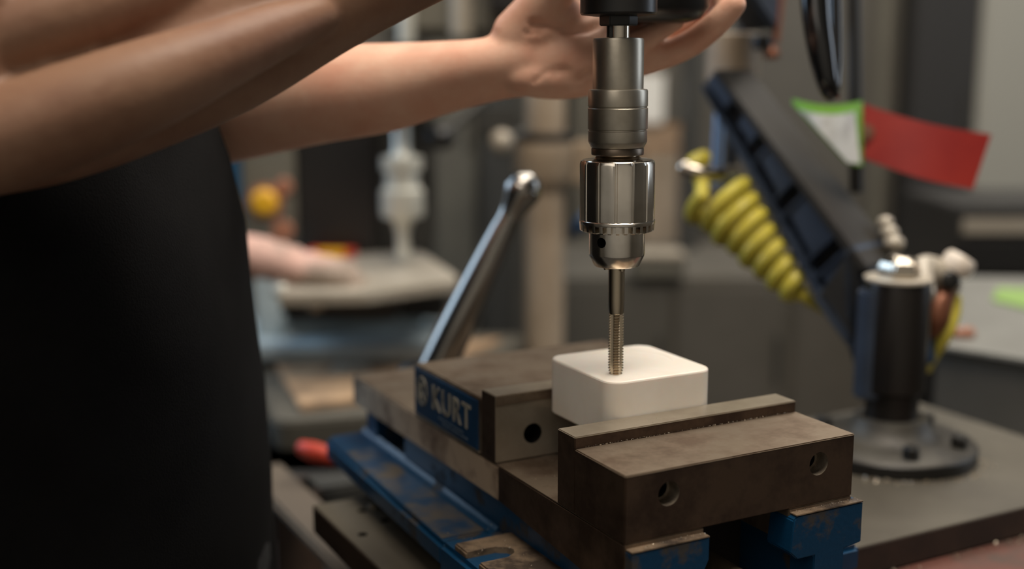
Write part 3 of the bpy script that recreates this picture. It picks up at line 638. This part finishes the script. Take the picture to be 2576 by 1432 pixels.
ap = sect(za, fa_, fa_, [186, 184, 182, 178, 176, 172, 166, 162, 160, 158, 155, 140, 120], 0, (-1.75, 1.75), 90, wr=.02)
apo = MB().rings(ap, closed=False, cap=False).part('apron', M['apron'], person, smooth=60)
sm = apo.modifiers.new('t', 'SOLIDIFY'); sm.thickness = .0025; sm.offset = 1; applied(apo)
tr = MB()
for s_ in (-1, 1):
    tr.tube([body(0, 78*s_, -130), body(5, 88*s_, -260), body(8, 92*s_, -520), body(0, 94*s_, -760), body(-4, 94*s_, -945)], [[98, 96], [92, 90], [70, 70], [60, 58], [56, 54]], 24, sub=5, round_ends=False)
tr.rings(sect([-230, -180, -120], [120, 128, 126], [118, 122, 116], [168, 168, 164]))
tr.part('trousers', M['trousers'], person, smooth=60)
for s_ in (-1, 1):
    MB().tube([body(-60, 94*s_, -962), body(40, 98*s_, -964), body(150, 102*s_, -972)], [[38, 42], [40, 46], [26, 42]], 20, sub=4).part('shoe', M['shoe'], person)
R = []
hairm = MB()
for i in range(9):
    a = .22+(PI/2-.24)*i/8
    R.append([hc+hl_*80*math.cos(a)*math.sin(t)+hx*(101*math.cos(a)*math.cos(t)-(16 if math.cos(t) > .5 else 6))+hz*(118*math.sin(a)+(18 if math.cos(t) > .4 else -18)*math.cos(a)) for t in np.linspace(0, 2*PI, 40, endpoint=False)])
hairm.rings(R).part('hair', M['hair'], person, smooth=60)
for s_ in (-1, 1):
    ec = hc+hx*86+hl_*32*s_+hz*6
    e_ = MB().ell(ec, (hx*12, hl_*13, hz*12), 14, 8).part('eye', M['eye'], person)
    MB().ell(ec+hx*10.5, (hx*2, hl_*5.5, hz*5.5), 12, 6).part('iris', M['iris'], e_)

# ---------------------------------------------------------------- bench drill press at the back left
D1 = 1500
dz_t = atD(1010, 700, D1)[2]
dp = thing('bench_drill_press', 'small bench drill press with black body and pale chuck, behind the dark apron', 'drill press', atD(850, 880, D1))
zt_ = atD(1145, 700, D1-40)[2]
dt = slab([(700, 742), (920, 738), (1146, 708), (1150, 690), (1062, 632), (800, 640)], zt_, 14).part('work_table', M['light_grey'], dp, bevel=2)
rb(MB(), *rbox(705, 1000, 742, 800, D1-52, 190)).part('table_bracket', M['grey4'], dp, bevel=5)
rb(MB(), *rbox(1000, 1120, 742, 800, D1+60, 80)).part('table_arm', M['black_metal'], dp, bevel=5)
rb(MB(), *rbox(740, 948, 250, 645, D1+160, 180)).part('black_body', M['black_plastic'], dp, bevel=6)
rb(MB(), *rbox(606, 742, 340, 600, D1+150, 120)).part('control_panel', M['grey1'], dp, bevel=4)
rb(MB(), *rbox(560, 607, 380, 660, D1+140, 120)).part('blue_frame', mat('petrol_blue_paint', (22, 70, 100), .5), dp, bevel=4)
es = MB().lathe([(0, 14), (13, 13), (18, 8), (18, 0)], atD(668, 508, D1+150), -FH, 28).part('stop_button', M['estop'], dp)
MB().lathe([(24, 0), (24, 3), (20, 4), (0, 4)], atD(668, 508, D1+150), -FH, 28).part('button_ring', M['orange'], dp)
MB().lathe([(0, 6), (10, 6), (12, 4), (12, 0)], atD(715, 470, D1+150), -FH, 20).part('orange_lamp', M['orange'], dp)
MB().lathe([(0, 6), (13, 6), (15, 4), (15, 0)], atD(712, 580, D1+150), -FH, 20).part('lower_lamp', M['orange'], dp)
cx0 = atD(1014, 600, D1+60); 
def zz_(py): return atD(1014, py, D1+60)[2]-cx0[2]
def rr_(w): return w/2/F*(D1+40)
MB().lathe([(0, zz_(655)), (rr_(36), zz_(650)), (rr_(32), zz_(592)), (rr_(46), zz_(566)), (rr_(58), zz_(550)), (rr_(106), zz_(545)), (rr_(112), zz_(538)), (rr_(110), zz_(478)), (rr_(90), zz_(472)), (rr_(84), zz_(432)), (rr_(104), zz_(428)), (rr_(106), zz_(396)), (rr_(60), zz_(390)), (rr_(44), zz_(378)), (rr_(44), zz_(200))], cx0, (0, 0, 1), 36).part('chuck', M['pale_metal'], dp)
rb(MB(), *rbox(945, 1080, 110, 300, D1+20, 160)).part('press_head', M['grey3'], dp, bevel=6)
rb(MB(), *rbox(950, 1085, 300, 640, D1+190, 120)).part('press_column', M['grey3'], dp, bevel=5)
rb(MB(), *rbox(640, 715, 690, 872, D1+30, 140)).part('blue_grey_pedestal', M['bluegrey'], dp, bevel=5)
rb(MB(), *rbox(690, 1060, 800, 860, D1+60, 150)).part('base_casting', M['bluegrey'], dp, bevel=6)
rb(MB(), *rbox(720, 1000, 770, 806, D1+50, 120)).part('vent_band', M['grey2'], dp, bevel=4)
MB().ell(atD(708, 730, D1-86), (RT*11, FH*9, UP*11), 16, 10).part('white_knob', M['pale_metal'], dp)
MB().ell(atD(793, 762, D1-58), (RT*12, FH*8, UP*11), 16, 10).part('grey_knob', M['light_grey'], dp)
zb0 = atD(800, 862, D1)[2]
MB().prism([onz(*q, zb0) for q in ((560, 872), (1120, 872), (1140, 800), (600, 800))], (0, 0, -20)).part('base_foot', M['bluegrey'], dp, bevel=4)
# rag in the form of a forearm and hand, lying on its table
rgm = MB()
rg = [(615, 640, D1-60), (690, 655, D1-66), (770, 676, D1-70), (850, 692, D1-72), (895, 712, D1-72)]
rgm.tube([atD(*q) for q in rg], [[25, 26], [23, 25], [20, 26], [19, 27], [11, 20]], 26, sub=8)
Vr = rgm.arr(); k_ = np.sin(Vr[:, 0]*.21+1)*np.sin(Vr[:, 1]*.17)*np.sin(Vr[:, 2]*.29+.4); Vr = Vr+np.outer(k_*3.4, UP)+np.outer(k_*2, RT); rgm.v = [Vr]
bundle = rgm.part('crumpled_bundle', M['bundle'], smooth=80); MB().ell(atD(868, 714, D1-80), (RT*17+UP*-3, FH*8, UP*7), 16, 10).part('orange_tip', mat('dull_orange', (206, 140, 66), .9), bundle, smooth=60)
tag(bundle, 'crumpled pink and grey rag on the small drill press table', 'bundle')
st = thing('small_carton', 'small red and yellow carton lying behind the pink rag', 'carton', onz(830, 655, zt_))
o_ = onz(840, 650, zt_)
MB().hexa([o_+RT*-36+FH*0, o_+RT*26, o_+RT*26+FH*36, o_-RT*36+FH*36], [o_+RT*-36+np.array([0, 0, 9]), o_+RT*26+np.array([0, 0, 9]), o_+RT*26+FH*36+np.array([0, 0, 9]), o_-RT*36+FH*36+np.array([0, 0, 9])]).part('carton', M['red'], st, bevel=1)
MB().hexa([o_+RT*-22-FH*1, o_+RT*14-FH*1, o_+RT*14+FH*20, o_-RT*22+FH*20], [o_+RT*-22-FH*1+np.array([0, 0, 9.6]), o_+RT*14-FH*1+np.array([0, 0, 9.6]), o_+RT*14+FH*20+np.array([0, 0, 9.6]), o_-RT*22+FH*20+np.array([0, 0, 9.6])]).part('yellow_label', M['estop'], st)
# machine base tray with a plywood board
TZ = -176
tray = thing('cast_tray', 'dark grey cast tray with a rounded corner under the plywood board', 'tray', onz(900, 900, TZ)*np.array([1, 1, 0])+np.array([0, 0, TZ-40]))
def rpoly(pts, r=30, k=5):
    out = []; n = len(pts)
    for i in range(n):
        p0, p1, p2 = np.array(pts[i-1]), np.array(pts[i]), np.array(pts[(i+1) % n]); a = (p0-p1)/np.linalg.norm(p0-p1); b = (p2-p1)/np.linalg.norm(p2-p1)
        for q in range(k+1): t = q/k; out.append((p1+a*r)*(1-t)**2+2*(1-t)*t*p1+(p1+b*r)*t*t)
    return out
tpoly = rpoly([onz(690, 1066, TZ), onz(1080, 1035, TZ), onz(1330, 840, TZ), onz(600, 835, TZ)], 26)
MB().prism(tpoly, (0, 0, -34)).part('tray_body', mat('grey_cast_tray', (88, 84, 75), .5), tray, bevel=5)
bd_ = thing('plywood_board', 'worn brown plywood board lying on the dark cast tray', 'board', onz(850, 930, TZ))
MB().prism([onz(755, 1020, TZ+9), onz(1000, 990, TZ+9), onz(1260, 850, TZ+9), onz(672, 880, TZ+9)], (0, 0, -9)).part('board', M['cork'], bd_, bevel=1)
rt2 = MB().prism([onz(825, 940, TZ+10), onz(935, 935, TZ+10), onz(925, 905, TZ+10), onz(850, 905, TZ+10)], (0, 0, -1)).part('paper_scrap', M['light_grey'])
tag(rt2, 'pale paper scrap on the plywood board', 'paper')
# rear bench that carries the tray and drill press
rbch = thing('rear_bench', 'long dark bench carrying the small drill press at the back', 'workbench', room(0, 1450, FLOOR))
rb(MB(), -900, -70, -260, -210, 1150, 640).part('bench_top', M['grey4'], rbch, bevel=4)
for x, d_ in ((-880, 1170), (-120, 1170), (-880, 1730), (-120, 1730)): rb(MB(), x, x+40, FLOOR, -260, d_, 40).part('leg', M['grey3'], rbch, bevel=2)
rb(MB(), -500, -75, TZ-34-50, TZ-34, 1200, 500).part('riser', M['grey4'], rbch, bevel=4)
rh = MB().tube([at(762, 1128, 1120), at(790, 1138, 1115), at(835, 1150, 1110)], [7, 9, 8], 16, sub=4).part('red_screwdriver', M['red'])
tag(rh, 'red screwdriver handle poking out between the tray and the vise flange', 'screwdriver')

# ---------------------------------------------------------------- column drill behind the vise
D2 = 1700
cd = thing('column_drill', 'tall grey pillar drill with clamped beige collar behind the vise handle', 'drill press', np.append(atD(1370, 600, D2)[:2], FLOOR))
cc = atD(1370, 600, D2)
def z2(py): return atD(1370, py, D2)[2]-cc[2]
w2 = D2/F
MB().lathe([(50*w2, FLOOR-cc[2]+30), (50*w2, z2(-300))], cc, (0, 0, 1), 40).part('pillar', M['beige'], cd)
MB().lathe([(0, FLOOR-cc[2]), (105, FLOOR-cc[2]), (105, FLOOR-cc[2]+25), (50*w2, FLOOR-cc[2]+60)], cc, (0, 0, 1), 40).part('foot', M['grey3'], cd)
MB().lathe([(52*w2, z2(480)), (64*w2, z2(462)), (76*w2, z2(440)), (78*w2, z2(362)), (70*w2, z2(352)), (52*w2, z2(350))], cc, (0, 0, 1), 44).part('table_clamp', M['beige'], cd)
MB().lathe([(52*w2, z2(350)), (80*w2, z2(349)), (80*w2, z2(334)), (52*w2, z2(332))], cc, (0, 0, 1), 44).part('black_collar', M['black_metal'], cd)
rb(MB(), *rbox(1440, 1500, 360, 470, D2-20, 60)).part('clamp_lug', M['beige'], cd, bevel=5)
MB().ell(atD(1262, 356, D2-40), (RT*16, FH*14, np.array([0, 0, 16.])), 16, 10).part('ball_grip', M['light_grey'], cd)
MB().cyl(atD(1262, 356, D2-40), atD(1330, 330, D2-20), 6, 12).part('lever', M['grey3'], cd)
MB().ell(atD(1108, 346, D2-60), (RT*21, FH*15, np.array([0, 0, 17.])), 16, 10).part('black_grip', M['black_plastic'], cd)
MB().cyl(atD(1108, 346, D2-60), atD(1220, 250, D2-30), 6, 12).part('feed_lever', M['grey3'], cd)
rb(MB(), *rbox(935, 1290, -260, 96, D2+40, 240)).part('head_casting', M['grey1'], cd, bevel=14)
MB().cyl(atD(1022, -60, D2+30), atD(1022, 110, D2+30), 12, 20).part('depth_rod', M['pale_metal'], cd)
MB().cyl(atD(1160, -60, D2+34), atD(1160, 90, D2+34), 17, 20).part('quill_tube', M['light_grey'], cd)
rb(MB(), *rbox(1230, 1330, -200, 30, D2-10, 60)).part('belt_cover', M['black_plastic'], cd, bevel=6)
rb(MB(), *rbox(1195, 1300, 270, 345, D2+10, 60)).part('rack_housing', M['grey3'], cd, bevel=5)

# ---------------------------------------------------------------- cabinets, doorway and benches at the back
def cabinet(name, label, px0, px1, py0, py1, D, depth, material, panel=None, cat='cabinet', floor=True, handle=None):
    X0, X1, zb, zt, D, th_ = rbox(px0, px1, py0, py1, D, depth)
    if floor: zb = FLOOR
    t = thing(name, label, cat, room((X0+X1)/2, D+th_/2, zb))
    rb(MB(), X0, X1, zb, zt, D, th_).part('carcass', material, t, bevel=4)
    if panel:
        k = panel[0]; w = (X1-X0)/k
        for i in range(k):
            dr = rb(MB(), X0+w*i+6, X0+w*(i+1)-6, zb+60, zt-14, D-8, 9).part('door', panel[1], t, bevel=3)
            rb(MB(), X0+w*(i+1)-26, X0+w*(i+1)-18, (zb+zt)/2+250, (zb+zt)/2+330, D-16, 8).part('handle', M['grey3'], dr, bevel=2)
    return t
cabinet('steel_locker', 'olive grey steel locker between the small drill press and the pillar drill', 1085, 1205, -300, 900, 2500, 420, M['grey1'], (1, M['grey1']), 'locker')
cabinet('tall_cabinet', 'dark grey tall cabinet right behind the beige pillar', 1206, 1300, -300, 900, 2450, 420, M['grey3'], (1, M['grey3']))
cabinet('low_cabinet', 'wide mid grey cabinet behind the white block', 1395, 2280, 700, 1050, 2000, 400, M['grey2'], (3, M['grey2']))
cabinet('store_shelf', 'pale grey shelf unit seen beside the drill chuck', 1440, 1600, -300, 720, 2700, 380, M['grey1'], None, 'shelf')
bx = thing('cream_carton', 'tall cream carton standing right of the quick-change spindle', 'carton', atD(1650, 310, 2500))
rb(MB(), *rbox(1600, 1672, 180, 312, 2500, 120)).part('carton_body', M['cream'], bx, bevel=4)
rb(MB(), *rbox(1601, 1671, 178, 186, 2498, 122)).part('carton_lid', M['beige'], bx, bevel=2)
bx = thing('tan_board_stack', 'stacked tan boards below the cream carton', 'boards', np.append(atD(1660, 610, 2510)[:2], FLOOR))
for i in range(4):
    X0, X1, zb, zt, D_, t_ = rbox(1596+8*i, 1730-6*i, 314+22*i, 640, 2510-14*i, 12)
    rb(MB(), X0, X1, FLOOR, zt, D_, t_).part('board', (M['tan'], M['beige'])[i % 2], bx, bevel=2)
bx = thing('beige_bin', 'low pale bin beside the thread tap in the background', 'bin', atD(1660, 720, 1990))
rb(MB(), *rbox(1590, 1724, 650, 704, 1980, 60)).part('bin_body', M['grey1'], bx, bevel=6); rb(MB(), *rbox(1586, 1728, 640, 655, 1976, 68)).part('bin_rim', M['light_grey'], bx, bevel=3)
bx = thing('blue_clamp', 'small dark blue clamp on the pillar drill beside the chuck teeth', 'clamp', atD(1466, 575, 1660))
MB().tube([atD(1450, 585, 1660), atD(1466, 560, 1655), atD(1478, 540, 1660)], [8, 11, 8], 14, sub=3).part('clamp_body', M['blue_clean'], bx); MB().cyl(atD(1455, 560, 1650), atD(1490, 560, 1655), 4, 10).part('clamp_screw', M['grey3'], bx)
structure(rb(MB(), *rbox(1724, 1764, -400, 1000, 2300, 80)).part('trim_1', M['grey3'], bevel=3))
cabinet('partition_panel', 'large grey partition panel behind the blue arm', 1765, 2290, -400, 720, 2600, 60, M['grey2'], None, 'partition')
t_ = cabinet('charcoal_cabinet', 'tall charcoal cabinet right of the grey partition', 2285, 2462, -400, 760, 2520, 60, M['grey4'], (1, M['grey4']))
pp = rb(MB(), *rbox(2205, 2240, -400, 700, 2570, 28)).part('conduit_cover', M['grey1'], bevel=6); tag(pp, 'pale grey vertical conduit cover on the partition', 'conduit')
wp_ = cabinet('white_panel', 'pale painted machine panel at the right edge of the picture', 2474, 2800, -400, 400, 2520, 60, mat('pale_panel_paint', (152, 149, 138), .6), None, 'machine panel')
bb = cabinet('black_machine', 'black machine bench below the pale panel, with a grey strip', 2396, 2900, 520, 760, 1900, 270, M['grey4'], None, 'machine')
rb(MB(), *rbox(2424, 2900, 552, 590, 1893, 8)).part('grey_strip', M['light_grey'], bb, bevel=2)
rb(MB(), *rbox(2400, 2900, 610, 690, 1893, 8)).part('black_front', M['black_plastic'], bb, bevel=2)
ZB = -72
sb = thing('side_bench', 'pale grey topped side bench behind the air valve at right', 'workbench', np.append(onz(2550, 800, ZB)[:2], FLOOR))
q = [(2344, 868), (2900, 960), (2900, 700), (2400, 694)]
MB().prism([onz(*a, ZB) for a in q], (0, 0, -7)).part('bench_top', mat('pale_bench_laminate', (124, 122, 115), .5, 0, (112, 110, 103), 6), sb, bevel=4)
c_ = np.mean([onz(*a, ZB) for a in q], axis=0)
MB().prism([np.append((onz(*a, ZB)*.96+c_*.04)[:2], -79) for a in q], (0, 0, FLOOR+79)).part('bench_cabinet', M['grey2'], sb, bevel=4)
lp = MB().prism([onz(2496, 752, ZB+3), onz(2700, 800, ZB+3), onz(2700, 730, ZB+3), onz(2510, 724, ZB+3)], (0, 0, -3)).part('lime_card', mat('lime_card', (128, 158, 82), .6)); tag(lp, 'lime green card lying on the pale side bench', 'card')
oc = MB().tube([onz(2392, 838, ZB+5), onz(2440, 838, ZB+5)], [5, 6], 14).part('orange_cap', M['orange']); tag(oc, 'small orange cap on the side bench next to the yellow hose', 'cap')

# ---------------------------------------------------------------- metal chips
cm = MB()
def chip(p, s):
    a = rng.normal(size=3); a /= np.linalg.norm(a); b = np.cross(a, rng.normal(size=3)); b /= np.linalg.norm(b)
    cm.add([p+a*s, p-a*s*.6+b*s*.5, p-b*s*.6, p+np.array([0, 0, s*.7])], [(0, 1, 2), (0, 3, 1), (1, 3, 2), (2, 3, 0)])
for i in range(520):
    u = rng.random(); r = rng.random()
    if r < .42: chip(np.array([6+u*140, 49.2-abs(rng.normal())*.7, .75]), .12+.4*rng.random()**2)
    elif r < .56: chip(np.array([3+u*46, -rng.random()*3.5, -38.3]), .2+.6*rng.random()**2)
    elif r < .70: chip(np.array([109+u*46, -rng.random()*3.5, -37.6]), .2+.5*rng.random()**2)
    elif r < .78: chip(np.array([4+u*44, 70+rng.random()*70, -35.8]), .2+.5*rng.random()**2)
    elif r < .88: chip(np.array([-32+u*33, 62+rng.random()*85, -75.3 if rng.random() < .5 else -78.8]), .3+.9*rng.random()**2)
    else: chip(np.array([2+u*148, 51+rng.random()*16, 6.95]), .12+.3*rng.random()**2)
co_ = cm.part('metal_chips', M['chips'], smooth=0); tag(co_, 'fine bright metal chips scattered along the vise jaws and ledges', 'chips', kind='stuff')
cm = MB()
for i in range(260):
    u = rng.random(); 
    if rng.random() < .6:
        a = -2.6+rng.random()*1.9; rr = 69+abs(rng.normal())*5; chip(np.array([CX+rr*math.cos(a), CY+rr*math.sin(a), -109.6]), .5+1.6*rng.random()**2)
    else: chip(np.array([200+u*330, 73.2-abs(rng.normal())*5, -131.3]), .6+2.2*rng.random()**2)
co_ = cm.part('bench_chips', M['chips'], smooth=0); tag(co_, 'pale swarf lying round the column flange and along the table plate edge', 'chips', kind='stuff')
